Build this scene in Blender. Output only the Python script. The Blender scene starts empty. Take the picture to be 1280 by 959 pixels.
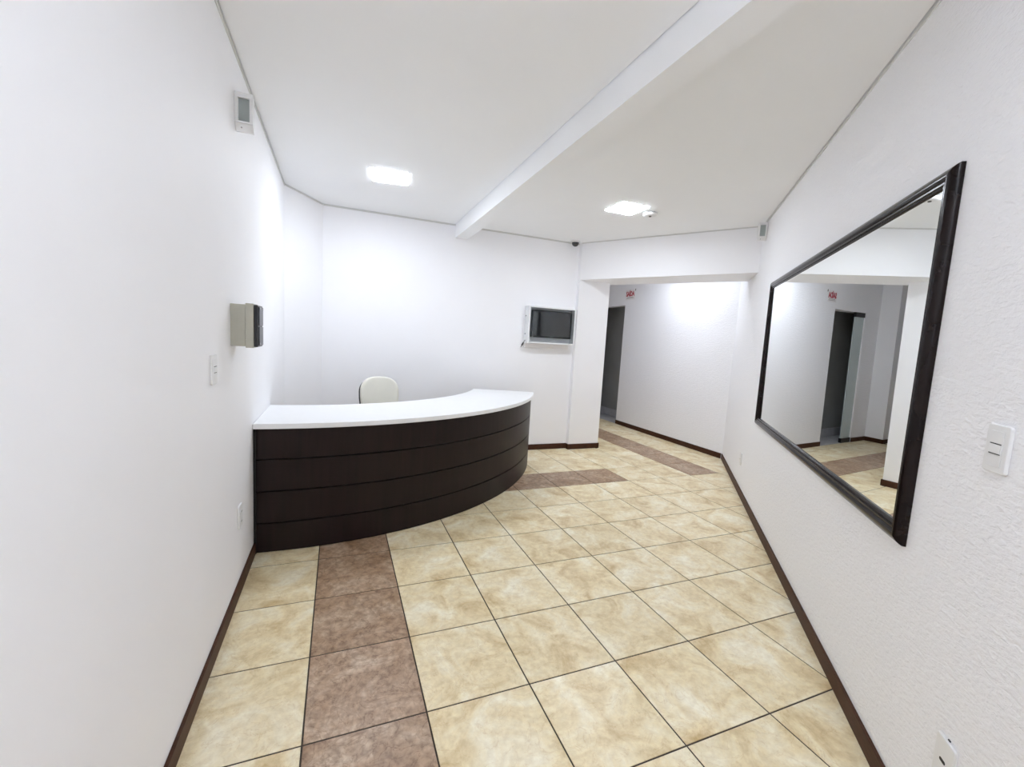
import bpy, bmesh, math, random
from mathutils import Vector, Matrix

# ------------------------------------------------------------------ camera, world, exposure
SC = bpy.context.scene
COL = SC.collection
rnd = random.Random(7)

CAM_P = Vector((0.0975, -1.8495, 1.3894))
RIGHT = Vector((0.92938, -0.36502, 0.05488))
DOWN = Vector((0.01345, -0.11509, -0.99326))
FWD = Vector((0.36888, 0.92386, -0.10205))
cd = bpy.data.cameras.new('camera')
cd.sensor_fit = 'HORIZONTAL'
cd.sensor_width = 36.0
cd.lens = 531.05 / 1280 * 36.0
cd.shift_x = (640 - 633.66) / 1280
cd.shift_y = (480.13 - 479.5) / 1280
cd.clip_start = 0.02
cam = bpy.data.objects.new('camera', cd)
COL.objects.link(cam)
m3 = Matrix((RIGHT, -DOWN, -FWD)).transposed()
cam.matrix_world = Matrix.Translation(CAM_P) @ m3.to_4x4()
SC.camera = cam

w = bpy.data.worlds.new('world')
SC.world = w
w.use_nodes = True
w.node_tree.nodes['Background'].inputs[0].default_value = (0.8, 0.85, 0.9, 1)
w.node_tree.nodes['Background'].inputs[1].default_value = 0.3

SC.view_settings.view_transform = 'Standard'
SC.view_settings.look = 'None'
SC.view_settings.gamma = 1.0
SC.view_settings.use_curve_mapping = False
SC.view_settings.exposure = 1.3
SC.cycles.max_bounces = 24
SC.cycles.diffuse_bounces = 20
SC.cycles.glossy_bounces = 8
SC.cycles.sample_clamp_indirect = 0.0
PANEL = 27.0          # radiance of the LED ceiling panels
PANEL_COL = (0.845, 0.905, 1.0, 1)

# ------------------------------------------------------------------ measures of the room
H = 2.664                                   # ceiling height
XL = -0.372                                 # left wall
YB = 3.025                                  # back wall
XC = 4.782                                  # far corridor wall
YF = -2.4                                   # wall behind the camera
NR = Vector((0.74137, -0.67110))            # right wall: NR.p = KR, runs along DR
DR = Vector((0.67110, 0.74137))
KR = 2.0995
def rw(s, off=0.0):
    p = NR * (KR - off) + DR * s
    return (p.x, p.y)
def rw_at_y(y, off=0.0):
    return ((KR - off - NR.y * y) / NR.x, y)
def rw_at_x(x, off=0.0):
    return (x, (KR - off - NR.x * x) / NR.y)
PIL = (2.937, 3.397, 2.961, 3.22)           # pillar x0 x1 y0 y1
BEAM = (1.314, 1.454, 2.517)                # ceiling beam x0 x1 underside
LIN_Z = 2.207
LIN_A = (2.937, 2.961)
LIN_B = rw(3.665)
LIN_C = rw(4.262)
LIN_E = (3.397, 3.221)

# ------------------------------------------------------------------ materials
def mat(name, base=(0.8, 0.8, 0.8), rough=0.5, metal=0.0, spec=0.5, coat=0.0):
    m = bpy.data.materials.new(name)
    m.use_nodes = True
    b = m.node_tree.nodes['Principled BSDF']
    b.inputs['Base Color'].default_value = (*base, 1)
    b.inputs['Roughness'].default_value = rough
    b.inputs['Metallic'].default_value = metal
    b.inputs['Specular IOR Level'].default_value = spec
    b.inputs['Coat Weight'].default_value = coat
    return m
def nd(m, typ, **kw):
    n = m.node_tree.nodes.new(typ)
    for k, v in kw.items():
        setattr(n, k, v)
    return n
def lk(m, a, b):
    m.node_tree.links.new(a, b)
def bsdf(m):
    return m.node_tree.nodes['Principled BSDF']
def noise(m, vec, scale, detail=4, rough=0.5, dist=0.0):
    n = nd(m, 'ShaderNodeTexNoise')
    n.inputs['Scale'].default_value = scale
    n.inputs['Detail'].default_value = detail
    n.inputs['Roughness'].default_value = rough
    n.inputs['Distortion'].default_value = dist
    if vec is not None:
        lk(m, vec, n.inputs['Vector'])
    return n
def ramp(m, fac, stops):
    r = nd(m, 'ShaderNodeValToRGB')
    el = r.color_ramp.elements
    while len(el) < len(stops):
        el.new(0.5)
    for e, (p, c) in zip(el, stops):
        e.position = p
        e.color = (*c, 1)
    lk(m, fac, r.inputs['Fac'])
    return r
def mixc(m, a, b, fac, mode='MIX'):
    x = nd(m, 'ShaderNodeMix', data_type='RGBA', blend_type=mode)
    for s, v in ((x.inputs[6], a), (x.inputs[7], b)):
        if isinstance(v, tuple):
            s.default_value = (*v, 1)
        else:
            lk(m, v, s)
    if isinstance(fac, float):
        x.inputs[0].default_value = fac
    else:
        lk(m, fac, x.inputs[0])
    return x.outputs[2]
def vary(m, base, amt, scale=8.0, stretch=(1, 1, 1), coords='Object', detail=4):
    """soft colour variation of the thing's own colour"""
    tc = nd(m, 'ShaderNodeTexCoord')
    mp = nd(m, 'ShaderNodeMapping')
    mp.inputs['Scale'].default_value = stretch
    lk(m, tc.outputs[coords], mp.inputs['Vector'])
    n = noise(m, mp.outputs[0], scale, detail)
    lo = tuple(max(0, c * (1 - amt)) for c in base)
    hi = tuple(min(1, c * (1 + amt)) for c in base)
    r = ramp(m, n.outputs['Fac'], [(0.3, lo), (0.7, hi)])
    lk(m, r.outputs[0], bsdf(m).inputs['Base Color'])
    return mp
def bump(m, height, strength, dist):
    b = nd(m, 'ShaderNodeBump')
    b.inputs['Strength'].default_value = strength
    b.inputs['Distance'].default_value = dist
    lk(m, height, b.inputs['Height'])
    lk(m, b.outputs[0], bsdf(m).inputs['Normal'])

WALL_C = (0.882, 0.882, 0.904)
M = {}
m = M['wall'] = mat('white_paint', WALL_C, 0.6, spec=0.3)
mp = vary(m, WALL_C, 0.012, 1.5)
n = noise(m, mp.outputs[0], 90, 3)
bump(m, n.outputs['Fac'], 0.05, 0.002)

def plaster(name, z_stretch, rot, strength, scale):
    m = mat(name, WALL_C, 0.62, spec=0.3)
    tc = nd(m, 'ShaderNodeTexCoord')
    r0 = nd(m, 'ShaderNodeMapping')
    r0.inputs['Rotation'].default_value = (0, 0, rot)
    lk(m, tc.outputs['Object'], r0.inputs['Vector'])
    mp = nd(m, 'ShaderNodeMapping')
    mp.inputs['Scale'].default_value = (1, 1, z_stretch)
    lk(m, r0.outputs[0], mp.inputs['Vector'])
    a = noise(m, mp.outputs[0], scale, 3, 0.55, 0.6)
    b = noise(m, mp.outputs[0], scale * 2.6, 2, 0.5)
    r = ramp(m, a.outputs['Fac'], [(0.32, (0, 0, 0)), (0.68, (1, 1, 1))])
    h = mixc(m, r.outputs[0], b.outputs['Fac'], 0.3)
    bump(m, h, strength, 0.0035)
    return m
M['plaster'] = plaster('textured_white_plaster', 2.3, -math.atan2(DR.y, DR.x), 0.8, 38)
M['plaster_fine'] = plaster('fine_ribbed_white_plaster', 3.2, -math.pi / 2, 1.0, 34)

CEIL_C = (0.888, 0.898, 0.91)
m = M['ceiling'] = mat('matt_ceiling_paint', CEIL_C, 0.8, spec=0.2)
vary(m, CEIL_C, 0.012, 1.2)

def tile_mat(name, dark):
    m = mat(name, rough=0.39, spec=0.5)
    tc = nd(m, 'ShaderNodeTexCoord')
    oi = nd(m, 'ShaderNodeObjectInfo')
    mul = nd(m, 'ShaderNodeVectorMath', operation='SCALE')
    cmb = nd(m, 'ShaderNodeCombineXYZ')
    for i, k in enumerate((37.0, 91.0, 13.0)):
        mm = nd(m, 'ShaderNodeMath', operation='MULTIPLY')
        mm.inputs[1].default_value = k
        lk(m, oi.outputs['Random'], mm.inputs[0])
        lk(m, mm.outputs[0], cmb.inputs[i])
    add = nd(m, 'ShaderNodeVectorMath', operation='ADD')
    lk(m, tc.outputs['Object'], add.inputs[0])
    lk(m, cmb.outputs[0], add.inputs[1])
    v = add.outputs[0]
    cloud = noise(m, v, 5.5, 8, 0.62, 0.7)
    fine = noise(m, v, 34, 6, 0.65, 0.3)
    vein = noise(m, v, 7.5, 5, 0.55, 1.4)
    ab = nd(m, 'ShaderNodeMath', operation='SUBTRACT')
    ab.inputs[1].default_value = 0.5
    lk(m, vein.outputs['Fac'], ab.inputs[0])
    a2 = nd(m, 'ShaderNodeMath', operation='ABSOLUTE')
    lk(m, ab.outputs[0], a2.inputs[0])
    if dark:
        c1 = ramp(m, cloud.outputs['Fac'], [(0.30, (0.285, 0.168, 0.090)), (0.5, (0.415, 0.285, 0.185)), (0.70, (0.55, 0.43, 0.315))])
        f1 = ramp(m, fine.outputs['Fac'], [(0.36, (0.66, 0.62, 0.60)), (0.62, (1.16, 1.17, 1.18))])
        vn = ramp(m, a2.outputs[0], [(0.0, (0.66, 0.60, 0.56)), (0.018, (1, 1, 1))])
    else:
        c1 = ramp(m, cloud.outputs['Fac'], [(0.28, (0.57, 0.415, 0.205)), (0.47, (0.79, 0.675, 0.44)), (0.66, (0.90, 0.845, 0.68))])
        f1 = ramp(m, fine.outputs['Fac'], [(0.35, (0.89, 0.865, 0.82)), (0.62, (1.03, 1.03, 1.02))])
        vn = ramp(m, a2.outputs[0], [(0.0, (0.87, 0.81, 0.73)), (0.012, (1, 1, 1))])
    c = mixc(m, c1.outputs[0], f1.outputs[0], 1.0, 'MULTIPLY')
    c = mixc(m, c, vn.outputs[0], 0.85, 'MULTIPLY')
    tint = ramp(m, oi.outputs['Random'], [(0.0, (0.95, 0.94, 0.92)), (1.0, (1.03, 1.03, 1.03))])
    c = mixc(m, c, tint.outputs[0], 1.0, 'MULTIPLY')
    lk(m, c, bsdf(m).inputs['Base Color'])
    bump(m, cloud.outputs['Fac'], 0.08, 0.002)
    return m
M['tile'] = tile_mat('cream_ceramic', False)
M['tile_dark'] = tile_mat('brown_ceramic', True)
m = M['grout'] = mat('dark_grout', (0.055, 0.042, 0.032), 0.9)
vary(m, (0.055, 0.042, 0.032), 0.25, 20)

def wood(name, base, rough, stretch, scale=6.0, amt=0.35, coat=0.0, spec=0.5):
    m = mat(name, base, rough, coat=coat, spec=spec)
    vary(m, base, amt, scale, stretch, detail=6)
    return m
M['baseboard'] = wood('brown_baseboard_wood', (0.060, 0.023, 0.011), 0.5, (3, 3, 25), spec=0.2)
M['wenge'] = wood('dark_wenge_laminate', (0.0135, 0.0068, 0.0065), 0.4, (6, 6, 0.5), 5, 0.28, spec=0.22)
M['edge_grey'] = mat('grey_edge_tone', (0.66, 0.66, 0.645), 0.7, spec=0.2)
vary(M['edge_grey'], (0.66, 0.66, 0.645), 0.02)
M['groove'] = mat('black_core', (0.006, 0.005, 0.005), 0.8)
vary(M['groove'], (0.006, 0.005, 0.005), 0.1)
m = M['laminate'] = mat('white_laminate', (0.84, 0.85, 0.86), 0.28)
vary(m, (0.84, 0.85, 0.86), 0.01, 12)
M['frame'] = wood('dark_lacquered_frame', (0.010, 0.0055, 0.005), 0.2, (1, 1, 1), 14, 0.3, 0.05, 0.2)
m = M['mirror'] = mat('silvered_glass', (0.92, 0.945, 0.93), 0.0, 1.0)
m = M['white_plastic'] = mat('white_plastic', (0.78, 0.78, 0.78), 0.35)
vary(m, (0.78, 0.78, 0.78), 0.012, 30)
m = M['grey_window'] = mat('grey_green_lens', (0.36, 0.40, 0.39), 0.3)
tc = nd(m, 'ShaderNodeTexCoord')
sep = nd(m, 'ShaderNodeSeparateXYZ'); lk(m, tc.outputs['Generated'], sep.inputs[0])
wv = nd(m, 'ShaderNodeTexWave'); wv.bands_direction = 'X'; wv.inputs['Scale'].default_value = 5
lk(m, tc.outputs['Generated'], wv.inputs['Vector'])
bump(m, wv.outputs['Fac'], 0.3, 0.002)
m = M['black_plastic'] = mat('black_plastic', (0.012, 0.012, 0.013), 0.35)
vary(m, (0.012, 0.012, 0.013), 0.1, 20)
m = M['screen'] = mat('glossy_black_screen', (0.012, 0.012, 0.014), 0.05, spec=0.9)
m = M['smoked'] = mat('smoked_panel', (0.045, 0.042, 0.05), 0.3)
vary(m, (0.05, 0.048, 0.055), 0.08, 14)
m = M['beige_metal'] = mat('beige_enamel', (0.42, 0.41, 0.345), 0.42)
vary(m, (0.42, 0.41, 0.345), 0.03, 14)
m = M['cream'] = mat('cream_vinyl', (0.80, 0.785, 0.70), 0.45)
mp = vary(m, (0.80, 0.785, 0.70), 0.015, 10)
bump(m, noise(m, mp.outputs[0], 220, 2).outputs['Fac'], 0.1, 0.001)
m = M['steel'] = mat('brushed_steel', (0.55, 0.55, 0.56), 0.3, 1.0)
vary(m, (0.55, 0.55, 0.56), 0.05, 20)
m = M['slot'] = mat('dark_slot', (0.03, 0.03, 0.03), 0.7)
vary(m, (0.03, 0.03, 0.03), 0.1)
m = M['acrylic'] = mat('frosted_acrylic', (0.86, 0.87, 0.88), 0.2)
bsdf(m).inputs['Transmission Weight'].default_value = 0.12
bsdf(m).inputs['IOR'].default_value = 1.2
m = M['clear'] = bpy.data.materials.new('clear_acrylic')
m.use_nodes = True
m.node_tree.nodes.remove(bsdf(m))
tr = nd(m, 'ShaderNodeBsdfTransparent'); gl = nd(m, 'ShaderNodeBsdfGlossy'); mx = nd(m, 'ShaderNodeMixShader'); fr = nd(m, 'ShaderNodeFresnel')
tr.inputs[0].default_value = (0.97, 0.98, 0.98, 1)
gl.inputs['Roughness'].default_value = 0.03
fr.inputs['IOR'].default_value = 1.15
lk(m, fr.outputs[0], mx.inputs[0]); lk(m, tr.outputs[0], mx.inputs[1]); lk(m, gl.outputs[0], mx.inputs[2])
lk(m, mx.outputs[0], m.node_tree.nodes['Material Output'].inputs['Surface'])
m = M['green_glass'] = mat('pale_green_glass', (0.50, 0.58, 0.58), 0.18)
vary(m, (0.50, 0.58, 0.58), 0.04, 3)
m = M['red'] = mat('red_print', (0.42, 0.018, 0.045), 0.5)
m = M['grey_print'] = mat('grey_print', (0.35, 0.33, 0.33), 0.5)
m = M['sign_white'] = mat('sign_white', (0.82, 0.80, 0.81), 0.35)
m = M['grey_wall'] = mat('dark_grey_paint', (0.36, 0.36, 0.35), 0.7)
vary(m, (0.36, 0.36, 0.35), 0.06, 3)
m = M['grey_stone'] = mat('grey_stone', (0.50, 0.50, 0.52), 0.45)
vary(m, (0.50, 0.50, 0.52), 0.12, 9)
m = M['led'] = bpy.data.materials.new('led_diffuser'); m.use_nodes = True
bsdf(m).inputs['Base Color'].default_value = (0.9, 0.9, 0.9, 1)
bsdf(m).inputs['Emission Color'].default_value = PANEL_COL
bsdf(m).inputs['Emission Strength'].default_value = PANEL

# ------------------------------------------------------------------ mesh helpers
def poly_prism(bm, pts, z0, z1):
    """upright prism over a counter-clockwise outline"""
    lo = [bm.verts.new((p[0], p[1], z0)) for p in pts]
    hi = [bm.verts.new((p[0], p[1], z1)) for p in pts]
    bm.faces.new(list(reversed(lo)))
    bm.faces.new(hi)
    k = len(pts)
    for i in range(k):
        j = (i + 1) % k
        bm.faces.new((lo[i], lo[j], hi[j], hi[i]))
def box(bm, x0, x1, y0, y1, z0, z1):
    poly_prism(bm, [(x0, y0), (x1, y0), (x1, y1), (x0, y1)], z0, z1)
def xz_prism(bm, pts, y0, y1):
    """prism of an outline in the x-z plane (counter-clockwise seen from -y), from y0 (front) to y1"""
    f = [bm.verts.new((p[0], y0, p[1])) for p in pts]
    b = [bm.verts.new((p[0], y1, p[1])) for p in pts]
    bm.faces.new(f)
    bm.faces.new(list(reversed(b)))
    k = len(pts)
    for i in range(k):
        j = (i + 1) % k
        bm.faces.new((f[j], f[i], b[i], b[j]))
def yz_prism(bm, pts, x0, x1):
    a = [bm.verts.new((x0, p[0], p[1])) for p in pts]
    b = [bm.verts.new((x1, p[0], p[1])) for p in pts]
    bm.faces.new(list(reversed(a)))
    bm.faces.new(b)
    k = len(pts)
    for i in range(k):
        j = (i + 1) % k
        bm.faces.new((a[i], a[j], b[j], b[i]))
def lathe(bm, prof, n=32, c=(0, 0, 0), cap=True):
    rings = []
    for r, z in prof:
        rings.append([bm.verts.new((c[0] + r * math.cos(2 * math.pi * i / n), c[1] + r * math.sin(2 * math.pi * i / n), c[2] + z)) for i in range(n)])
    for a, b in zip(rings, rings[1:]):
        for i in range(n):
            j = (i + 1) % n
            bm.faces.new((a[i], a[j], b[j], b[i]))
    if cap:
        bm.faces.new(list(reversed(rings[0])))
        bm.faces.new(rings[-1])
def tube(bm, pts, r, n=10):
    pts = [Vector(p) for p in pts]
    rings = []
    for i, p in enumerate(pts):
        d = (pts[min(i + 1, len(pts) - 1)] - pts[max(i - 1, 0)]).normalized()
        a = d.cross(Vector((0, 0, 1)))
        if a.length < 1e-3:
            a = d.cross(Vector((1, 0, 0)))
        a.normalize()
        b = d.cross(a)
        rr = r[i] if isinstance(r, (list, tuple)) else r
        rings.append([bm.verts.new(p + (a * math.cos(t) + b * math.sin(t)) * rr) for t in [2 * math.pi * k / n for k in range(n)]])
    for a, b in zip(rings, rings[1:]):
        for i in range(n):
            j = (i + 1) % n
            bm.faces.new((a[i], a[j], b[j], b[i]))
    bm.faces.new(list(reversed(rings[0])))
    bm.faces.new(rings[-1])
def rrect(w_, h_, r, n=6, cx=0, cz=0):
    o = []
    for (sx, sz, a0) in ((1, -1, -90), (1, 1, 0), (-1, 1, 90), (-1, -1, 180)):
        for i in range(n + 1):
            a = math.radians(a0 + 90 * i / n)
            o.append((cx + sx * (w_ / 2 - r) + r * math.cos(a), cz + sz * (h_ / 2 - r) + r * math.sin(a)))
    return o
def arc(c, r, a0, a1, n):
    return [(c[0] + r * math.cos(math.radians(a0 + (a1 - a0) * i / n)), c[1] + r * math.sin(math.radians(a0 + (a1 - a0) * i / n))) for i in range(n + 1)]

def obj(name, bm, material, parent=None, smooth=False, bev=0.0, seg=2, loc=None, rz=None):
    bmesh.ops.recalc_face_normals(bm, faces=bm.faces)
    me = bpy.data.meshes.new(name)
    bm.to_mesh(me)
    bm.free()
    me.materials.append(material)
    o = bpy.data.objects.new(name, me)
    COL.objects.link(o)
    if parent is not None:
        o.parent = parent
    if loc is not None:
        o.location = loc
    if rz is not None:
        o.rotation_euler = (0, 0, rz)
    if bev > 0:
        md = o.modifiers.new('edge', 'BEVEL')
        md.width = bev
        md.segments = seg
        md.limit_method = 'ANGLE'
        md.angle_limit = math.radians(40)
        md.use_clamp_overlap = True
    if smooth:
        for p in me.polygons:
            p.use_smooth = True
        me.set_sharp_from_angle(angle=math.radians(42))
    return o
def tag(o, label, cat=None, group=None, kind=None):
    o['label'] = label
    if cat: o['category'] = cat
    if group: o['group'] = group
    if kind: o['kind'] = kind
    return o
def thing(name, label, cat, loc=(0, 0, 0), rz=0.0, group=None):
    o = bpy.data.objects.new(name, None)
    o.empty_display_size = 0.1
    COL.objects.link(o)
    o.location = loc
    o.rotation_euler = (0, 0, rz)
    return tag(o, label, cat, group)
def struct(name, bm, material, label, cat, **kw):
    return tag(obj(name, bm, material, **kw), label, cat, kind='structure')
B = bmesh.new
PHI_LEFT = math.pi / 2                       # a wall fitting's front is local -y
PHI_RIGHT = math.atan2(-DR.y, -DR.x)
PHI_FAR = -math.pi / 2

# ------------------------------------------------------------------ the shell
bm = B(); poly_prism(bm, [(XL - 0.14, YF - 0.14), (XL, YF - 0.14), (XL, 2.56), (XL - 0.14, 2.62)], -0.1, H + 0.12)
struct('wall_left', bm, M['wall'], 'long smooth white wall with the beige wall box and a light switch', 'wall')
bm = B(); poly_prism(bm, [(XL, 2.56), (-0.07, YB), (-0.07, YB + 0.16), (XL - 0.14, 2.62)], -0.1, H + 0.12)
struct('wall_corner', bm, M['wall'], 'narrow angled white wall section cutting the corner behind the desk', 'wall')
bm = B(); box(bm, -0.07, PIL[0], YB, YB + 0.16, -0.1, H + 0.12)
struct('wall_back', bm, M['wall'], 'white back wall behind the curved desk, carrying the television', 'wall')
bm = B(); box(bm, *PIL, -0.1, H + 0.12)
struct('pillar', bm, M['wall'], 'white square pillar beside the television at the corridor entrance', 'pillar')
bm = B(); poly_prism(bm, [LIN_A, LIN_B, LIN_C, LIN_E, (PIL[1], PIL[2])], LIN_Z, H + 0.12)
struct('lintel', bm, M['wall'], 'deep white lintel spanning from the pillar to the textured mirror wall', 'lintel')
rc = rw_at_x(XC)
bm = B()
a = rw_at_y(YF - 0.14); b_ = rc
poly_prism(bm, [a, (a[0] + NR.x * 0.15, a[1] + NR.y * 0.15), (b_[0] + 0.16, b_[1] - 0.02), b_], -0.1, H + 0.12)
struct('wall_right', bm, M['plaster'], 'oblique white wall of rough textured plaster carrying the big mirror', 'wall')
D0, D1, DZ = 4.47, 5.40, 2.115               # doorway in the corridor wall
bm = B()
box(bm, XC, XC + 0.15, rc[1] - 0.02, D0, -0.1, H + 0.12)
box(bm, XC, XC + 0.15, D0, D1, DZ, H + 0.12)
box(bm, XC, XC + 0.15, D1, 5.86, -0.1, H + 0.12)
struct('wall_corridor', bm, M['plaster_fine'], 'brightly lit ribbed white corridor wall with the dark doorway and exit sign', 'wall')
bm = B(); poly_prism(bm, [(XC, 5.86), (4.51, 5.81), (4.51, 8.0), (XC + 0.15, 8.0), (XC + 0.15, 5.86)], -0.1, H + 0.12)
struct('wall_end', bm, M['wall'], 'white projecting wall at the end of the corridor, seen in the mirror', 'wall')
bm = B(); box(bm, PIL[1] - 0.16, PIL[1], PIL[3], 8.0, -0.1, H + 0.12)
struct('wall_passage', bm, M['wall'], 'white corridor wall running back behind the pillar', 'wall')
bm = B(); box(bm, PIL[1] - 0.16, XC + 0.15, 8.0, 8.14, -0.1, H + 0.12)
struct('wall_far', bm, M['wall'], 'white wall closing the far end of the corridor', 'wall')
rf = rw_at_y(YF)
bm = B(); box(bm, XL, rf[0], YF - 0.14, YF, -0.1, H + 0.12)
struct('wall_front', bm, M['wall'], 'white wall behind the photographer', 'wall')

# ceiling panels stop short of the walls, leaving a narrow shadow gap
def inset(pts, d):
    out = []
    k = len(pts)
    for i in range(k):
        p0, p1, p2 = (Vector(pts[i - 1]), Vector(pts[i]), Vector(pts[(i + 1) % k]))
        e1 = (p1 - p0).normalized(); e2 = (p2 - p1).normalized()
        n1 = Vector((-e1.y, e1.x)); n2 = Vector((-e2.y, e2.x))
        den = e1.x * e2.y - e1.y * e2.x
        a1 = p0 + n1 * d; a2 = p1 + n2 * d
        t = ((a2 - a1).x * e2.y - (a2 - a1).y * e2.x) / den
        out.append(tuple(a1 + e1 * t))
    return out
GAP = 0.008
bm = B()
lp = [(XL, YF), (BEAM[0] - 0.0, YF), (BEAM[0], YB), (-0.07, YB), (XL, 2.56)]
rfb = rw_at_x(BEAM[1])
lp[1] = (rf[0], YF); lp.insert(2, rw_at_x(BEAM[0]))
poly_prism(bm, inset(lp, GAP), H, H + 0.014)
rp = [rfb, LIN_B, LIN_A, (PIL[0], YB), (BEAM[1] - GAP, YB)]
rp[0] = rw_at_x(BEAM[1] - GAP)
poly_prism(bm, inset(rp, GAP), H, H + 0.014)
poly_prism(bm, [(XL - 0.1, YF - 0.1), rw_at_y(YF - 0.1, -0.1), rw(4.6, -0.1), (XC + 0.1, 2.0), (XC + 0.1, 8.1), (3.3, 8.1), (3.3, YB + 0.1), (XL - 0.1, YB + 0.1)], H + 0.014, H + 0.10)
cor = [LIN_C, rc, (XC, 5.86), (4.51, 5.81), (4.51, 8.0), (PIL[1], 8.0), LIN_E]
poly_prism(bm, inset(cor, 0.004), H, H + 0.014)
struct('ceiling', bm, M['ceiling'], 'flat pale ceiling split in two by the beam, with narrow shadow gaps', 'ceiling')
bm = B()
ba, bb = rw_at_x(BEAM[0]), rw_at_x(BEAM[1])
poly_prism(bm, [ba, bb, (BEAM[1], YB), (BEAM[0], YB)], BEAM[2], H + 0.014)
struct('ceiling_beam', bm, M['ceiling'], 'white beam crossing the ceiling from the back wall overhead', 'beam')

# thin strips in one flat grey, added along the wall tops below the ceiling
def edge_trim(name, a, b, side, label, h=0.020):
    a, b = Vector(a), Vector(b)
    d = (b - a).normalized(); n = Vector((-d.y, d.x)) * side * 0.004
    pts = [a, b, b + n, a + n]
    if side < 0:
        pts.reverse()
    bm = B(); poly_prism(bm, [tuple(p) for p in pts], H - h, H + 0.001)
    return struct(name, bm, M['edge_grey'], label, 'trim')
edge_trim('trim_1', (XL, YF), (XL, 2.555), -1, 'slim grey edge strip between the smooth wall and the ceiling')
edge_trim('trim_2', rw_at_y(YF), rw(3.66), 1, 'slim grey edge strip between the textured wall and the ceiling', 0.017)
edge_trim('trim_3', (-0.066, YB), (BEAM[0] - 0.001, YB), -1, 'slim grey edge strip along the ceiling above the desk', 0.016)
edge_trim('trim_4', (BEAM[1] + 0.001, YB), (PIL[0], YB), -1, 'slim grey edge strip along the ceiling above the television', 0.016)
edge_trim('trim_5', (XL + 0.004, 2.566), (-0.073, YB - 0.004), -1, 'slim grey edge strip over the angled corner wall', 0.014)
edge_trim('trim_6', LIN_B, LIN_A, 1, 'slim grey edge strip along the top of the lintel', 0.011)

# room beyond the doorway
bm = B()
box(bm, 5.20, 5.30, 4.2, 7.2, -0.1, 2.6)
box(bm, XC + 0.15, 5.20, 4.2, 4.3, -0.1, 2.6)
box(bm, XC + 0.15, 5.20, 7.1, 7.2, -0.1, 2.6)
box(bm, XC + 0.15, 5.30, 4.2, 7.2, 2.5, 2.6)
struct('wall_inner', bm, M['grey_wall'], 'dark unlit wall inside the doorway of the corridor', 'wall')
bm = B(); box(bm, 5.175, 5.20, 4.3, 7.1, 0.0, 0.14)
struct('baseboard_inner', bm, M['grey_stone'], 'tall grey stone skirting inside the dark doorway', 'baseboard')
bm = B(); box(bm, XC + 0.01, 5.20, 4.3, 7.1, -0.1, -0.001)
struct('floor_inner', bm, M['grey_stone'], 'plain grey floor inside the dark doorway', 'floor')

# ------------------------------------------------------------------ the tiled floor
bm = B()
poly_prism(bm, [(XL, YF), rf, rc, (XC, 5.86), (4.51, 5.81), (4.51, 8.0), (PIL[1], 8.0), (PIL[1], YB), (XL, YB)], -0.1, -0.0022)
floor = struct('floor', bm, M['grout'], 'cream tiled floor with dark grout and brown border tiles', 'floor')
def clip(poly, n, k):
    """keep the part of the outline where n.p <= k"""
    out = []
    for i in range(len(poly)):
        a, b = poly[i], poly[(i + 1) % len(poly)]
        da, db = n[0] * a[0] + n[1] * a[1] - k, n[0] * b[0] + n[1] * b[1] - k
        if da <= 0:
            out.append(a)
        if (da < 0 < db) or (db < 0 < da):
            t = da / (da - db)
            out.append((a[0] + (b[0] - a[0]) * t, a[1] + (b[1] - a[1]) * t))
    return out
T, G = 0.42, 0.0030
def area(p):
    return 0.5 * sum(p[i][0] * p[(i + 1) % len(p)][1] - p[(i + 1) % len(p)][0] * p[i][1] for i in range(len(p)))
def tile_mesh(poly):
    """outline with the edge worn to a small slope; local coordinates"""
    bm = B()
    ins = inset(poly, 0.0014)
    lo = [bm.verts.new((p[0], p[1], -0.008)) for p in poly]
    mi = [bm.verts.new((p[0], p[1], -0.0012)) for p in poly]
    hi = [bm.verts.new((p[0], p[1], 0.0)) for p in ins]
    bm.faces.new(hi)
    k = len(poly)
    for i in range(k):
        j = (i + 1) % k
        bm.faces.new((lo[i], lo[j], mi[j], mi[i]))
        bm.faces.new((mi[i], mi[j], hi[j], hi[i]))
    return bm
full = {}
n_tiles = 0
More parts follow.
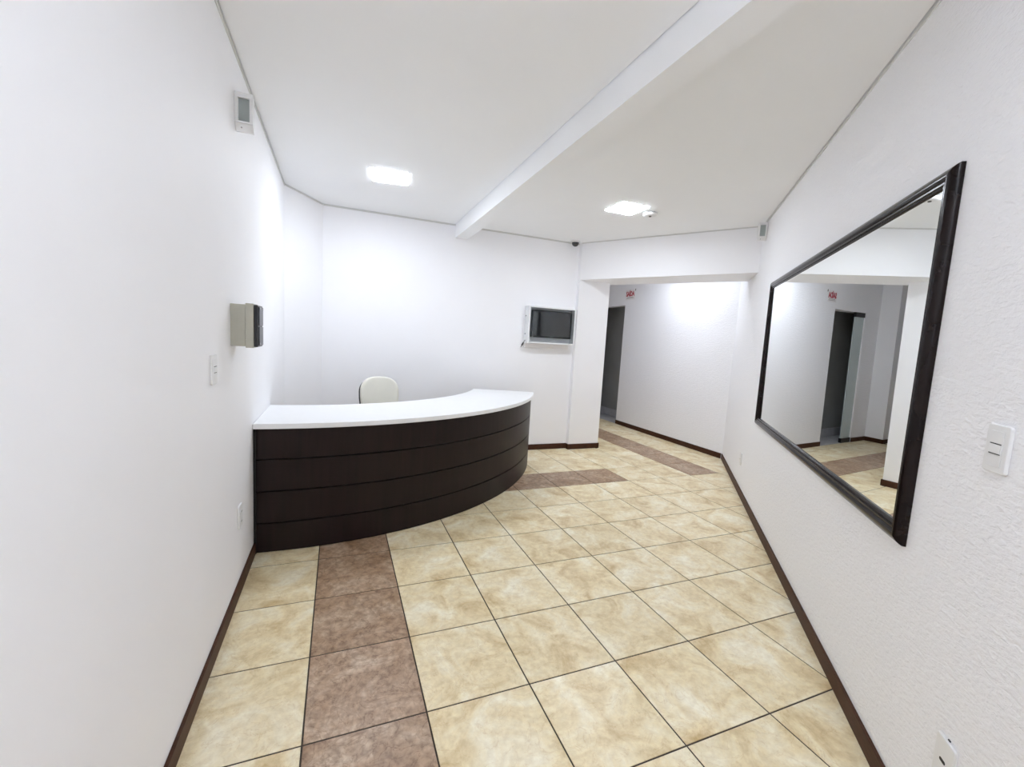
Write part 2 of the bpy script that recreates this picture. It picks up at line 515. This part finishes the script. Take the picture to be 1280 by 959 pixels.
for v in range(-6, 19):
    for u in range(-1, 12):
        c = ((u + 0.5) * T, (v + 0.5) * T)
        h = T / 2 - G
        sq = [(c[0] - h, c[1] - h), (c[0] + h, c[1] - h), (c[0] + h, c[1] + h), (c[0] - h, c[1] + h)]
        p = clip(sq, (-1, 0), -XL)
        p = clip(p, (0, -1), -YF)
        p = clip(p, (NR.x, NR.y), KR)
        p = clip(p, (1, 0), XC)
        if c[1] > 2.9 and c[0] > 3.36:
            p = clip(p, (-1, 0), -PIL[1])
        elif c[1] > 2.9 or (c[0] < 3.36 and c[1] + h > YB):
            p = clip(p, (0, 1), (PIL[2] if c[0] > PIL[0] else YB) + 0.0)
        if c[1] > 5.81:
            p = clip(p, (1, 0), 4.51)
        elif c[1] + h > 5.81 and u >= 10:
            p = clip(p, (0, 1), 5.83)
        if c[1] > 6.2 and c[1] + h > 8.0:
            p = clip(p, (0, 1), 8.0)
        # drop doubled corners
        q = []
        for pt in p:
            if not q or math.hypot(pt[0] - q[-1][0], pt[1] - q[-1][1]) > 1e-4:
                q.append(pt)
        if len(q) > 1 and math.hypot(q[0][0] - q[-1][0], q[0][1] - q[-1][1]) < 1e-4:
            q.pop()
        if len(q) < 3 or area(q) < 4e-4:
            continue
        dark = (u == 0 and v < 4) or (v == 4 and u < 7) or (u == 9 and v >= 4)
        key = dark if len(q) == 4 and abs(area(q) - 4 * h * h) < 1e-6 else None
        if key is not None and key in full:
            o = bpy.data.objects.new('floor_tile', full[key])
            COL.objects.link(o)
            o.parent = floor
            o.location = (c[0], c[1], 0)
        else:
            o = obj('floor_tile', tile_mesh([(a - c[0], b - c[1]) for a, b in q]), M['tile_dark' if dark else 'tile'], floor, loc=(c[0], c[1], 0))
            if key is not None:
                full[key] = o.data
        if dark:
            o['label'] = 'mottled brown border tile'
        n_tiles += 1

# ------------------------------------------------------------------ baseboards
BH, BT = 0.070, 0.012
def base_strip(name, a, b, side, label, h=BH):
    """strip from a to b; side +1: thickness to the left of the run"""
    a, b = Vector(a), Vector(b)
    d = (b - a).normalized(); n = Vector((-d.y, d.x)) * side * BT
    pts = [a, b, b + n, a + n]
    if side < 0:
        pts.reverse()
    bm = B(); poly_prism(bm, [tuple(p) for p in pts], 0, h)
    return struct(name, bm, M['baseboard'], label, 'baseboard', bev=0.002)
base_strip('baseboard_left', (XL, YF), (XL, 1.015), -1, 'dark brown baseboard along the smooth white wall to the desk')
base_strip('baseboard_right', rw_at_y(YF + 0.0), rw_at_x(XC - 0.001), 1, 'long brown baseboard under the mirror on the textured wall')
base_strip('baseboard_corridor', (XC, rc[1] + 0.02), (XC, D0), 1, 'dark baseboard under the lit corridor wall')
base_strip('baseboard_corridor_end', (XC, D1), (XC, 5.855), 1, 'short dark baseboard beyond the doorway')
base_strip('baseboard_end', (XC - BT, 5.858), (4.51, 5.808), 1, 'dark baseboard on the projecting corridor end wall')
base_strip('baseboard_end_side', (4.51, 5.80), (4.51, 7.99), 1, 'dark baseboard along the corridor end recess')
base_strip('baseboard_back', (-0.06, YB), (PIL[0], YB), -1, 'dark brown baseboard on the back wall behind the desk')
bm = B()
poly_prism(bm, [(PIL[0] - BT, PIL[2] - BT), (PIL[1] + BT, PIL[2] - BT), (PIL[1] + BT, PIL[3]), (PIL[1], PIL[3]), (PIL[1], PIL[2]), (PIL[0], PIL[2]), (PIL[0], YB - BT), (PIL[0] - BT, YB - BT)], 0, BH)
struct('baseboard_pillar', bm, M['baseboard'], 'dark brown baseboard wrapped round the foot of the pillar', 'baseboard', bev=0.002)
base_strip('baseboard_passage', (PIL[1], PIL[3]), (PIL[1], 7.99), -1, 'dark baseboard along the corridor wall behind the pillar')

# ------------------------------------------------------------------ door panel seen in the mirror
dp = thing('door_1', 'narrow pale greenish glass door panel with dark rails standing in the doorway', 'door', (XC + 0.024, 5.257, 0))
dp['kind'] = 'structure'
bm = B(); box(bm, -0.006, 0.006, -0.14, 0.14, 0.075, 2.04); obj('glass_panel', bm, M['green_glass'], dp)
bm = B(); box(bm, -0.02, 0.02, -0.14, 0.14, 0.0, 0.075); obj('bottom_rail', bm, M['black_plastic'], dp)
bm = B(); box(bm, -0.02, 0.02, -0.14, 0.14, 2.04, DZ - 0.002); obj('top_rail', bm, M['black_plastic'], dp)

# ------------------------------------------------------------------ reception desk
DC = (-0.170, 3.535)
RF, RT, RI = 2.531, 2.556, 1.862
A1 = -23.5
def ang_x(r, x):
    return -90 - math.degrees(math.asin((DC[0] - x) / r))
desk = thing('reception_desk', 'curved reception desk with dark wood-panelled front and thick white top', 'desk', (0, 0, 0))
def ring(r0, r1, z0, z1, a0, a1, n=72, x0=None):
    bm = B()
    ao = ang_x(r1, x0) if x0 is not None else a0
    ai = ang_x(r0, x0) if x0 is not None else a0
    outer = arc(DC, r1, ao, a1, n)
    inner = arc(DC, r0, a1, ai, n)
    poly_prism(bm, outer + inner, z0, z1)
    return bm
def ring_quads(r0, r1, z0, z1, a0, a1, n=72, x0=None):
    """curved board built from strips of quads"""
    bm = B()
    ao = ang_x(r1, x0) if x0 is not None else a0
    ai = ang_x(r0, x0) if x0 is not None else a0
    o = arc(DC, r1, ao, a1, n); i_ = arc(DC, r0, ai, a1, n)
    V = [[bm.verts.new((p[0], p[1], z)) for p in row] for row, z in ((o, z0), (o, z1), (i_, z1), (i_, z0))]
    for k in range(n):
        for a, b in ((0, 1), (1, 2), (2, 3), (3, 0)):
            bm.faces.new((V[a][k], V[a][k + 1], V[b][k + 1], V[b][k]))
    for k in (0, n):
        bm.faces.new([V[j][k] for j in range(4)])
    return bm
ZT0, ZT1 = 0.784, 0.817
zs = [(0.004, 0.1850), (0.1932, 0.3865), (0.3950, 0.5875), (0.5960, ZT0)]
for z0, z1 in zs:
    obj('front_panel', ring_quads(RF - 0.016, RF, z0, z1, 0, A1, x0=XL + 0.016), M['wenge'], desk, smooth=True, bev=0.0012)
obj('front_core', ring_quads(RF - 0.034, RF - 0.0165, 0.0, ZT0, 0, A1 - 0.05, x0=XL + 0.006), M['groove'], desk, smooth=True)
obj('desktop', ring_quads(RI, RT, ZT0, ZT1, 0, A1 + 0.3, x0=XL + 0.003), M['laminate'], desk, smooth=True, bev=0.003)
def radial(a, r0, r1, z0, z1, th):
    t = math.radians(a); d = Vector((math.cos(t), math.sin(t))); n_ = Vector((-d.y, d.x)) * th / 2
    c = Vector(DC)
    bm = B()
    poly_prism(bm, [tuple(c + d * r0 - n_), tuple(c + d * r1 - n_), tuple(c + d * r1 + n_), tuple(c + d * r0 + n_)], z0, z1)
    return bm
obj('end_panel', radial(A1 - 0.6, RI + 0.06, RF - 0.035, 0.0, ZT0, 0.018), M['wenge'], desk, bev=0.001)
obj('end_panel', radial(-93.2, RI + 0.06, RF - 0.035, 0.0, ZT0, 0.018), M['wenge'], desk, bev=0.001)
obj('support_panel', radial(-60, RI + 0.06, RF - 0.035, 0.0, ZT0, 0.018), M['wenge'], desk, bev=0.001)
bm = B(); box(bm, XL + 0.002, XL + 0.015, 1.004, 1.03, 0.0, ZT0)
obj('wall_post', bm, M['groove'], desk)

# ------------------------------------------------------------------ office chair behind the desk
CH_TILT = math.radians(17)
ch = thing('office_chair', 'cream vinyl office chair with black back shell tucked behind the desk', 'chair', (0.55, 2.28, 0), CH_TILT)
def cushion(w_, h_, t_, top_r, nx=16, nz=18, curve=0.03, bulge=0.6):
    """upholstered pad standing in x-z, front towards -y, softly domed"""
    bm = B()
    def half(z):
        k = z / h_
        if k > 1 - top_r:
            s = (k - (1 - top_r)) / top_r
            return w_ / 2 * max(0.0, 1 - s ** 2.6) ** 0.42 if s < 1 else 0.0
        return w_ / 2 * (0.86 + 0.14 * min(1, k / 0.55))
    F, Bk = [], []
    for j in range(nz + 1):
        k = j / nz
        z = h_ * (1 - (1 - k) ** 1.7)
        hw = half(min(z, h_ * 0.999))
        hw = max(hw, 0.012)
        fr, bk = [], []
        for i in range(nx + 1):
            a = -1 + 2 * i / nx
            x = hw * math.sin(a * math.pi / 2)
            edge = max(0.0, 1 - abs(a) ** 6) ** 0.5 * max(0.0, 1 - abs(2 * k - 1) ** 8) ** 0.5
            yc = -curve * (1 - (2 * x / w_) ** 2) * -1
            fr.append(bm.verts.new((x, yc - t_ * bulge * edge, z)))
            bk.append(bm.verts.new((x, yc + t_ * (1 - bulge) * edge + 0.002, z)))
        F.append(fr); Bk.append(bk)
    for j in range(nz):
        for i in range(nx):
            bm.faces.new((F[j][i], F[j][i + 1], F[j + 1][i + 1], F[j + 1][i]))
            bm.faces.new((Bk[j][i + 1], Bk[j][i], Bk[j + 1][i], Bk[j + 1][i + 1]))
        bm.faces.new((F[j][0], F[j + 1][0], Bk[j + 1][0], Bk[j][0]))
        bm.faces.new((F[j][nx], Bk[j][nx], Bk[j + 1][nx], F[j + 1][nx]))
    for i in range(nx):
        bm.faces.new((F[0][i + 1], F[0][i], Bk[0][i], Bk[0][i + 1]))
        bm.faces.new((F[nz][i], F[nz][i + 1], Bk[nz][i + 1], Bk[nz][i]))
    return bm
BK_Z = 0.515
o = obj('backrest', cushion(0.385, 0.452, 0.062, 0.36), M['cream'], ch, smooth=True, loc=(0, 0.205, BK_Z))
o.rotation_euler = (math.radians(-6), 0, 0)
o = obj('back_shell', cushion(0.392, 0.440, 0.034, 0.36, bulge=0.4), M['black_plastic'], ch, smooth=True, loc=(0, 0.236, BK_Z - 0.004))
o.rotation_euler = (math.radians(-6), 0, 0)
bm = B()
xs = rrect(0.46, 0.44, 0.13, 8)
rings = [[bm.verts.new((x * s, y * s, z)) for x, y in xs] for z, s in ((0.425, 0.92), (0.437, 0.985), (0.457, 1.0), (0.481, 0.985), (0.494, 0.92), (0.499, 0.72))]
for a, b in zip(rings, rings[1:]):
    for i in range(len(xs)):
        j = (i + 1) % len(xs)
        bm.faces.new((a[i], a[j], b[j], b[i]))
bm.faces.new(list(reversed(rings[0]))); bm.faces.new(rings[-1])
obj('seat', bm, M['cream'], ch, smooth=True, loc=(0, -0.02, 0))
bm = B(); tube(bm, [(0, 0.05, 0.405), (0, 0.20, 0.405), (0, 0.275, 0.44), (0, 0.278, 0.56), (0, 0.262, 0.66)], 0.016)
obj('back_support', bm, M['black_plastic'], ch, smooth=True)
bm = B(); box(bm, -0.1, 0.1, -0.11, 0.09, 0.39, 0.425)
obj('seat_plate', bm, M['black_plastic'], ch, bev=0.006)
bm = B(); lathe(bm, [(0.024, 0.10), (0.024, 0.25), (0.016, 0.252), (0.016, 0.392)], 20)
obj('gas_column', bm, M['steel'], ch, smooth=True)
bm = B(); lathe(bm, [(0.036, 0.075), (0.036, 0.105), (0.026, 0.112)], 20)
obj('base_hub', bm, M['black_plastic'], ch, smooth=True)
for k in range(5):
    a = 2 * math.pi * k / 5 + 0.3
    bm = B(); tube(bm, [(0.03 * math.cos(a), 0.03 * math.sin(a), 0.092), (0.29 * math.cos(a), 0.29 * math.sin(a), 0.066)], [0.022, 0.014])
    leg = obj('base_arm', bm, M['black_plastic'], ch, smooth=True)
    bm = B()
    cx, cy = 0.285 * math.cos(a), 0.285 * math.sin(a)
    t_ = Vector((-math.sin(a), math.cos(a), 0))
    for s in (-1, 1):
        c0 = Vector((cx, cy, 0.026)) + t_ * (0.006 * s); c1 = Vector((cx, cy, 0.026)) + t_ * (0.024 * s)
        tube(bm, [c0, c1], 0.026, 18)
    tube(bm, [(cx, cy, 0.026), (cx, cy, 0.064)], 0.006, 8)
    obj('caster', bm, M['black_plastic'], leg, smooth=True)

# ------------------------------------------------------------------ big framed mirror on the right wall
MS0, MS1, MZ0, MZ1 = 0.415, 2.880, 0.788, 1.998
FW = 0.062
mc = rw((MS0 + MS1) / 2)
mir = thing('wall_mirror', 'large wide mirror in a dark lacquered moulded frame on the textured wall', 'mirror', (mc[0], mc[1], (MZ0 + MZ1) / 2), PHI_RIGHT)
PROF = [(0.0, 0.0), (0.0, 0.011), (0.004, 0.018), (0.011, 0.025), (0.020, 0.0295), (0.029, 0.030), (0.036, 0.027), (0.0405, 0.0215),
        (0.0425, 0.0215), (0.0445, 0.0245), (0.0485, 0.0245), (0.051, 0.0195), (0.053, 0.0195), (0.056, 0.021), (0.060, 0.0185), (FW, 0.015), (FW, 0.0)]
mw, mh = (MS1 - MS0) / 2, (MZ1 - MZ0) / 2
def rail(side):
    bm = B()
    rows = []
    for e in (-1, 1):
        row = []
        for d, o_ in PROF:
            if side in ('top', 'bottom'):
                sg = 1 if side == 'top' else -1
                row.append(bm.verts.new((e * (mw - d), -o_, sg * (mh - d))))
            else:
                sg = 1 if side == 'right' else -1
                row.append(bm.verts.new((sg * (mw - d), -o_, e * (mh - d))))
        rows.append(row)
    k = len(PROF)
    for i in range(k):
        j = (i + 1) % k
        bm.faces.new((rows[0][i], rows[0][j], rows[1][j], rows[1][i]))
    bm.faces.new(rows[0]); bm.faces.new(list(reversed(rows[1])))
    return bm
for sd in ('top', 'bottom', 'left', 'right'):
    obj('frame_rail', rail(sd), M['frame'], mir, smooth=True)
bm = B()
gw, gh = mw - FW + 0.004, mh - FW + 0.004
tl = math.tan(math.radians(0.355))
def gy(z, o_): return -(o_ + z * tl)
v = [bm.verts.new((x, gy(z, 0.0105), z)) for x, z in ((-gw, -gh), (gw, -gh), (gw, gh), (-gw, gh))]
v2 = [bm.verts.new((x, -0.001, z)) for x, z in ((-gw, -gh), (gw, -gh), (gw, gh), (-gw, gh))]
bm.faces.new(v); bm.faces.new(list(reversed(v2)))
for i in range(4):
    j = (i + 1) % 4
    bm.faces.new((v[j], v[i], v2[i], v2[j]))
o = obj('mirror_glass', bm, M['mirror'], mir)

# ------------------------------------------------------------------ LED ceiling panels
def led(label, x, y, rz, size=0.30):
    t = thing('ceiling_light', label, 'ceiling light', (x, y, H), rz, 'square LED ceiling lights')
    h = size / 2
    bm = B(); box(bm, -h, h, -h, h, -0.004, -0.0005)
    obj('light_frame', bm, M['white_plastic'], t)
    bm = B(); q_ = rrect(size - 0.006, size - 0.006, 0.02, 5)
    q2 = rrect(size - 0.03, size - 0.03, 0.015, 5)
    a_ = [bm.verts.new((p[0], p[1], -0.0042)) for p in q_]
    b_ = [bm.verts.new((p[0], p[1], -0.0065)) for p in q_]
    c_ = [bm.verts.new((p[0], p[1], -0.0085)) for p in q2]
    for r0, r1 in ((a_, b_), (b_, c_)):
        for i in range(len(q_)):
            j = (i + 1) % len(q_)
            bm.faces.new((r0[i], r0[j], r1[j], r1[i]))
    bm.faces.new(a_); bm.faces.new(c_)
    obj('diffuser', bm, M['led'], t)
    return t
led('bright square ceiling light over the desk, between left wall and beam', 0.467, 1.889, math.radians(-8))
led('bright square ceiling light beside the round smoke detector', 2.556, 1.561, 0.0)
led('square ceiling light in the corridor behind the lintel', 4.18, 2.88, 0.0, 0.275)
led('square ceiling light above the photographer near the smooth wall', 0.36, -2.0, 0.0)

# ------------------------------------------------------------------ smoke detector and dome camera
t = thing('smoke_detector', 'small round white smoke detector on the ceiling beside the light', 'smoke detector', (2.82, 1.555, H))
bm = B(); lathe(bm, [(0.052, -0.0005), (0.052, -0.008)], 36); obj('mounting_ring', bm, M['slot'], t, smooth=True)
bm = B(); lathe(bm, [(0.066, -0.008), (0.066, -0.020), (0.060, -0.027), (0.040, -0.031), (0.012, -0.032)], 40); obj('detector_body', bm, M['white_plastic'], t, smooth=True)
bm = B(); lathe(bm, [(0.012, -0.0322), (0.012, -0.037), (0.008, -0.039)], 20); obj('sensor_cap', bm, M['slot'], t, smooth=True)
t = thing('dome_camera', 'small black dome security camera on white base under the ceiling by the pillar', 'camera', (2.822, 2.935, H))
bm = B(); lathe(bm, [(0.060, -0.0005), (0.060, -0.012), (0.054, -0.018)], 36); obj('camera_base', bm, M['white_plastic'], t, smooth=True)
bm = B(); lathe(bm, [(0.044, -0.0182)] + [(0.044 * math.cos(a), -0.022 - 0.044 * math.sin(a)) for a in [math.pi / 2 * i / 10 for i in range(10)]], 32); obj('camera_dome', bm, M['screen'], t, smooth=True)

# ------------------------------------------------------------------ motion sensors high on the walls
def sensor(label, loc, rz, w_=0.074, h_=0.165, d_=0.042):
    t = thing('motion_sensor', label, 'sensor', loc, rz, 'white wall motion sensors')
    hw = w_ / 2
    ww, z0, z1 = 0.0235, -0.045, 0.060
    bm = B()
    # front frame around the lens, then body behind, bottom sloping back
    fy, by = 0.0, d_
    zt, zb, zk = h_ / 2, -h_ / 2, -h_ / 2 + 0.030
    box(bm, -hw, -ww, fy, 0.018, zk, zt)
    box(bm, ww, hw, fy, 0.018, zk, zt)
    box(bm, -ww, ww, fy, 0.018, z1, zt)
    box(bm, -ww, ww, fy, 0.018, zk, z0)
    yz_prism(bm, [(0.018, zk), (0.018, zt), (by, zt), (by, zb), (0.026, zb), (0.004, zk - 0.001)], -hw, hw)
    obj('housing', bm, M['white_plastic'], t)
    bm = B(); box(bm, -ww, ww, 0.014, 0.018, z0, z1)
    obj('sensor_lens', bm, M['grey_window'], t)
    bm = B(); lathe(bm, [(0.004, 0.0), (0.003, 0.003)], 12)
    o = obj('indicator', bm, M['grey_print'], t, loc=(-0.012, 0.016, -h_ / 2 + 0.014))
    o.rotation_euler = (math.radians(130), 0, 0)
    return t
sensor('white sensor with grey-green lens high on the smooth wall above the wall box', (XL + 0.038, 0.60, 2.394), 0.0)
p = rw(3.42, 0.041)
sensor('small white sensor under the ceiling where the lintel meets the textured wall', (p[0], p[1], 2.552), math.atan2(NR.y, NR.x))

# ------------------------------------------------------------------ beige control box on the left wall
t = thing('control_box', 'beige wall box with black front panel on the smooth white wall', 'control box', (XL, 0.535, 1.3915), PHI_LEFT)
bm = B(); box(bm, -0.065, 0.065, -0.061, 0.0, -0.098, 0.098); obj('box_body', bm, M['beige_metal'], t, bev=0.002)
bm = B(); box(bm, -0.070, 0.070, -0.095, -0.0615, -0.104, 0.104); obj('box_cover', bm, M['beige_metal'], t, bev=0.002)
bm = B(); box(bm, -0.067, 0.067, -0.112, -0.0955, -0.099, 0.099); obj('front_bezel', bm, M['black_plastic'], t, bev=0.003)
for s in (-1, 1):
    bm = B(); box(bm, -0.045, 0.062, -0.116, -0.1125, 0.003 if s > 0 else -0.092, 0.092 if s > 0 else -0.003)
    pn = obj('front_window', bm, M['smoked'], t, bev=0.001)
    for x in (-0.03, 0.05):
        bm = B(); tube(bm, [(x, -0.1165, s * 0.083), (x, -0.118, s * 0.083)], 0.004, 12); obj('screw', bm, M['steel'], pn)

# ------------------------------------------------------------------ switches and sockets
def plate(bm, w_=0.078, h_=0.120, d_=0.009):
    xz_prism(bm, rrect(w_, h_, 0.008, 5), -d_, 0.0)
def wall_switch(label, loc, rz, grp='white wall plates'):
    t = thing('light_switch', label, 'switch', loc, rz, grp)
    bm = B(); plate(bm); obj('switch_plate', bm, M['white_plastic'], t, bev=0.003)
    bm = B(); xz_prism(bm, rrect(0.046, 0.088, 0.004, 4), -0.0105, -0.0091); obj('switch_insert', bm, M['white_plastic'], t, bev=0.0006)
    bm = B(); yz_prism(bm, [(-0.0106, -0.0105), (-0.0106, 0.0105), (-0.0117, 0.0105), (-0.0128, -0.0105)], -0.019, 0.019)
    obj('rocker', bm, M['white_plastic'], t, bev=0.0006)
    for z in (-0.0125, 0.0125):
        bm = B(); box(bm, -0.019, 0.019, -0.0112, -0.0106, z - 0.0011, z + 0.0011)
        obj('rocker_gap', bm, M['slot'], t)
    return t
def socket(label, loc, rz, grp='white wall plates', slots=1, name='wall_socket'):
    t = thing(name, label, 'socket', loc, rz, grp)
    bm = B(); plate(bm); obj('socket_plate', bm, M['white_plastic'], t, bev=0.003)
    zs_ = (0.0,) if slots == 1 else (0.026, -0.026)
    for z in zs_:
        bm = B(); xz_prism(bm, [(0.020 * math.cos(a), z + 0.0115 * math.sin(a)) for a in [2 * math.pi * i / 6 for i in range(6)]], -0.0115, -0.0092)
        f = obj('socket_face', bm, M['white_plastic'], t, bev=0.001)
        bm = B()
        for dx in (-0.0095, 0.0, 0.0095):
            tube(bm, [(dx, -0.0116, z), (dx, -0.0122, z)], 0.0024, 10)
        obj('pin_holes', bm, M['slot'], f)
    return t
wall_switch('white light switch on the smooth wall below the beige box', (XL, 0.158, 1.209), PHI_LEFT)
socket('white double socket low on the smooth wall beside the desk', (XL, 0.617, 0.407), PHI_LEFT, slots=2)
p = rw(0.085); wall_switch('white light switch on the textured wall beside the mirror', (p[0], p[1], 1.190), PHI_RIGHT)
p = rw(3.452); socket('small white socket low on the textured wall near the corridor corner', (p[0], p[1], 0.335), PHI_RIGHT)
p = rw(0.080)
t = thing('cable_outlet', 'white cable outlet plate low on the textured wall below the light switch', 'outlet', (p[0], p[1], 0.342), PHI_RIGHT, 'white wall plates')
bm = B(); plate(bm); obj('outlet_plate', bm, M['white_plastic'], t, bev=0.004)
bm = B(); xz_prism(bm, rrect(0.024, 0.009, 0.004, 4), -0.0098, -0.0091); obj('outlet_slot', bm, M['slot'], t)
bm = B(); box(bm, -0.004, 0.004, -0.003, -0.0002, 0.0602, 0.0635); obj('pry_notch', bm, M['slot'], t)

# ------------------------------------------------------------------ television in its acrylic case
TX0, TX1 = 2.292, 2.852
CX0, CX1, CZ0, CZ1 = 2.232, 2.880, 1.372, 1.826
tv = thing('television', 'black flat television hanging inside a clear acrylic case on the back wall', 'television', ((TX0 + TX1) / 2, 2.945, 1.615))
hw, hh = (TX1 - TX0) / 2, 0.168
bm = B(); box(bm, -hw + 0.01, hw - 0.01, 0.022, 0.05, -hh + 0.012, hh - 0.012); obj('back_cover', bm, M['black_plastic'], tv, bev=0.008)
bm = B()
for (a, b, c_, d) in ((-hw, hw, -hh, -hh + 0.020), (-hw, hw, hh - 0.014, hh), (-hw, -hw + 0.012, -hh + 0.020, hh - 0.014), (hw - 0.012, hw, -hh + 0.020, hh - 0.014)):
    box(bm, a, b, 0.0, 0.022, c_, d)
obj('bezel', bm, M['black_plastic'], tv)
bm = B(); box(bm, -hw + 0.012, hw - 0.012, 0.003, 0.0215, -hh + 0.020, hh - 0.014); obj('screen', bm, M['screen'], tv)
bm = B(); box(bm, -0.018, 0.018, -0.0008, 0.0, -hh + 0.008, -hh + 0.012); obj('badge', bm, M['steel'], tv)
bm = B(); box(bm, -hw + 0.016, -hw + 0.03, -0.0008, 0.0, -hh + 0.006, -hh + 0.016); obj('sticker', bm, M['grey_print'], tv)
bm = B(); box(bm, -0.09, 0.09, 0.0505, YB - 2.945, -0.09, 0.09); obj('wall_bracket', bm, M['black_plastic'], tv)
case = thing('television_case', 'clear acrylic wall case with pale lower tray enclosing the television', 'case', ((CX0 + CX1) / 2, YB, (CZ0 + CZ1) / 2))
cw, chh, cdp = (CX1 - CX0) / 2, (CZ1 - CZ0) / 2, 0.125
for nm, (a, b, c_, d) in (('side_panel', (-cw, -cw + 0.006, -chh, chh)), ('side_panel', (cw - 0.006, cw, -chh, chh)), ('top_panel', (-cw + 0.0065, cw - 0.0065, chh - 0.006, chh)), ('bottom_panel', (-cw + 0.0065, cw - 0.0065, -chh, -chh + 0.006))):
    bm = B(); box(bm, a, b, -cdp, -0.001, c_, d); obj(nm, bm, M['acrylic'], case)
bm = B()
for (a, b, c_, d) in ((-cw, cw, -chh, -chh + 0.018), (-cw, cw, chh - 0.018, chh), (-cw, -cw + 0.018, -chh + 0.018, chh - 0.018), (cw - 0.018, cw, -chh + 0.018, chh - 0.018)):
    box(bm, a, b, -cdp - 0.005, -cdp - 0.0005, c_, d)
obj('front_rim', bm, M['acrylic'], case)
bm = B(); box(bm, -cw + 0.0185, cw - 0.0185, -cdp - 0.004, -cdp - 0.001, -chh + 0.0185, chh - 0.0185); obj('front_pane', bm, M['clear'], case)
bm = B(); box(bm, -cw, cw - 0.03, -0.035, -0.001, -chh - 0.055, -chh - 0.002); obj('lower_tray', bm, M['sign_white'], case, bev=0.002)
for z in (0.105, -0.115):
    bm = B(); tube(bm, [(-cw - 0.0005, -0.045, z), (-cw - 0.006, -0.045, z)], 0.007, 12); obj('case_screw', bm, M['slot'], case)
bm = B()
x0 = -cw - 0.004
tube(bm, [(x0 + 0.0015, -0.062, -chh + 0.034), (x0 - 0.004, -0.05, -chh + 0.026), (x0 - 0.009, -0.042, -chh + 0.012), (x0 - 0.012, -0.035, -chh - 0.002)], 0.0033, 8)
tube(bm, [(x0 - 0.011, -0.037, -chh + 0.004), (x0 - 0.024, -0.022, -chh - 0.034)], 0.009, 10)
tube(bm, [(x0 - 0.024, -0.022, -chh - 0.034), (x0 - 0.032, -0.012, -chh - 0.056)], 0.003, 8)
tag(obj('power_cable', bm, M['black_plastic'], None, smooth=True, loc=((CX0 + CX1) / 2, YB, (CZ0 + CZ1) / 2)), 'short black cable with plug hanging from the television case corner', 'cable')

# ------------------------------------------------------------------ exit sign on the corridor wall
t = thing('exit_sign', 'small white exit sign with red SAÍDA lettering beside the dark doorway', 'sign', (XC, 4.345, 2.290), PHI_FAR)
bm = B(); xz_prism(bm, rrect(0.250, 0.172, 0.006, 3), -0.005, -0.0005); obj('sign_plate', bm, M['sign_white'], t)
fc = bpy.data.curves.new('lettering', 'FONT')
fc.body = 'SAÍDA'
fc.align_x = 'CENTER'
fc.size = 0.10
fc.offset = 0.004
fc.extrude = 0.0008
tmp = bpy.data.objects.new('lettering_source', fc)
COL.objects.link(tmp)
bpy.context.view_layer.update()
me = bpy.data.meshes.new_from_object(tmp.evaluated_get(bpy.context.evaluated_depsgraph_get()))
bpy.data.objects.remove(tmp)
me.materials.clear(); me.materials.append(M['red'])
xs_ = [v.co.x for v in me.vertices]; ys_ = [v.co.y for v in me.vertices]
sx = 0.222 / (max(xs_) - min(xs_)); sy = 0.108 / (max(ys_) - min(ys_))
for v in me.vertices:
    x, y, z = v.co
    v.co = ((x - (max(xs_) + min(xs_)) / 2) * sx, -0.0058 - z, (y - min(ys_)) * sy - 0.026)
o = bpy.data.objects.new('lettering', me); COL.objects.link(o); o.parent = t
bm = B()
for z, w_ in ((-0.040, 0.17), (-0.058, 0.19)):
    box(bm, -w_ / 2, w_ / 2, -0.0056, -0.0051, z - 0.004, z + 0.004)
obj('rule_line', bm, M['grey_print'], t)
bm = B(); box(bm, 0.128, 0.136, -0.006, -0.0005, 0.062, 0.094); obj('sign_hook', bm, M['slot'], t)
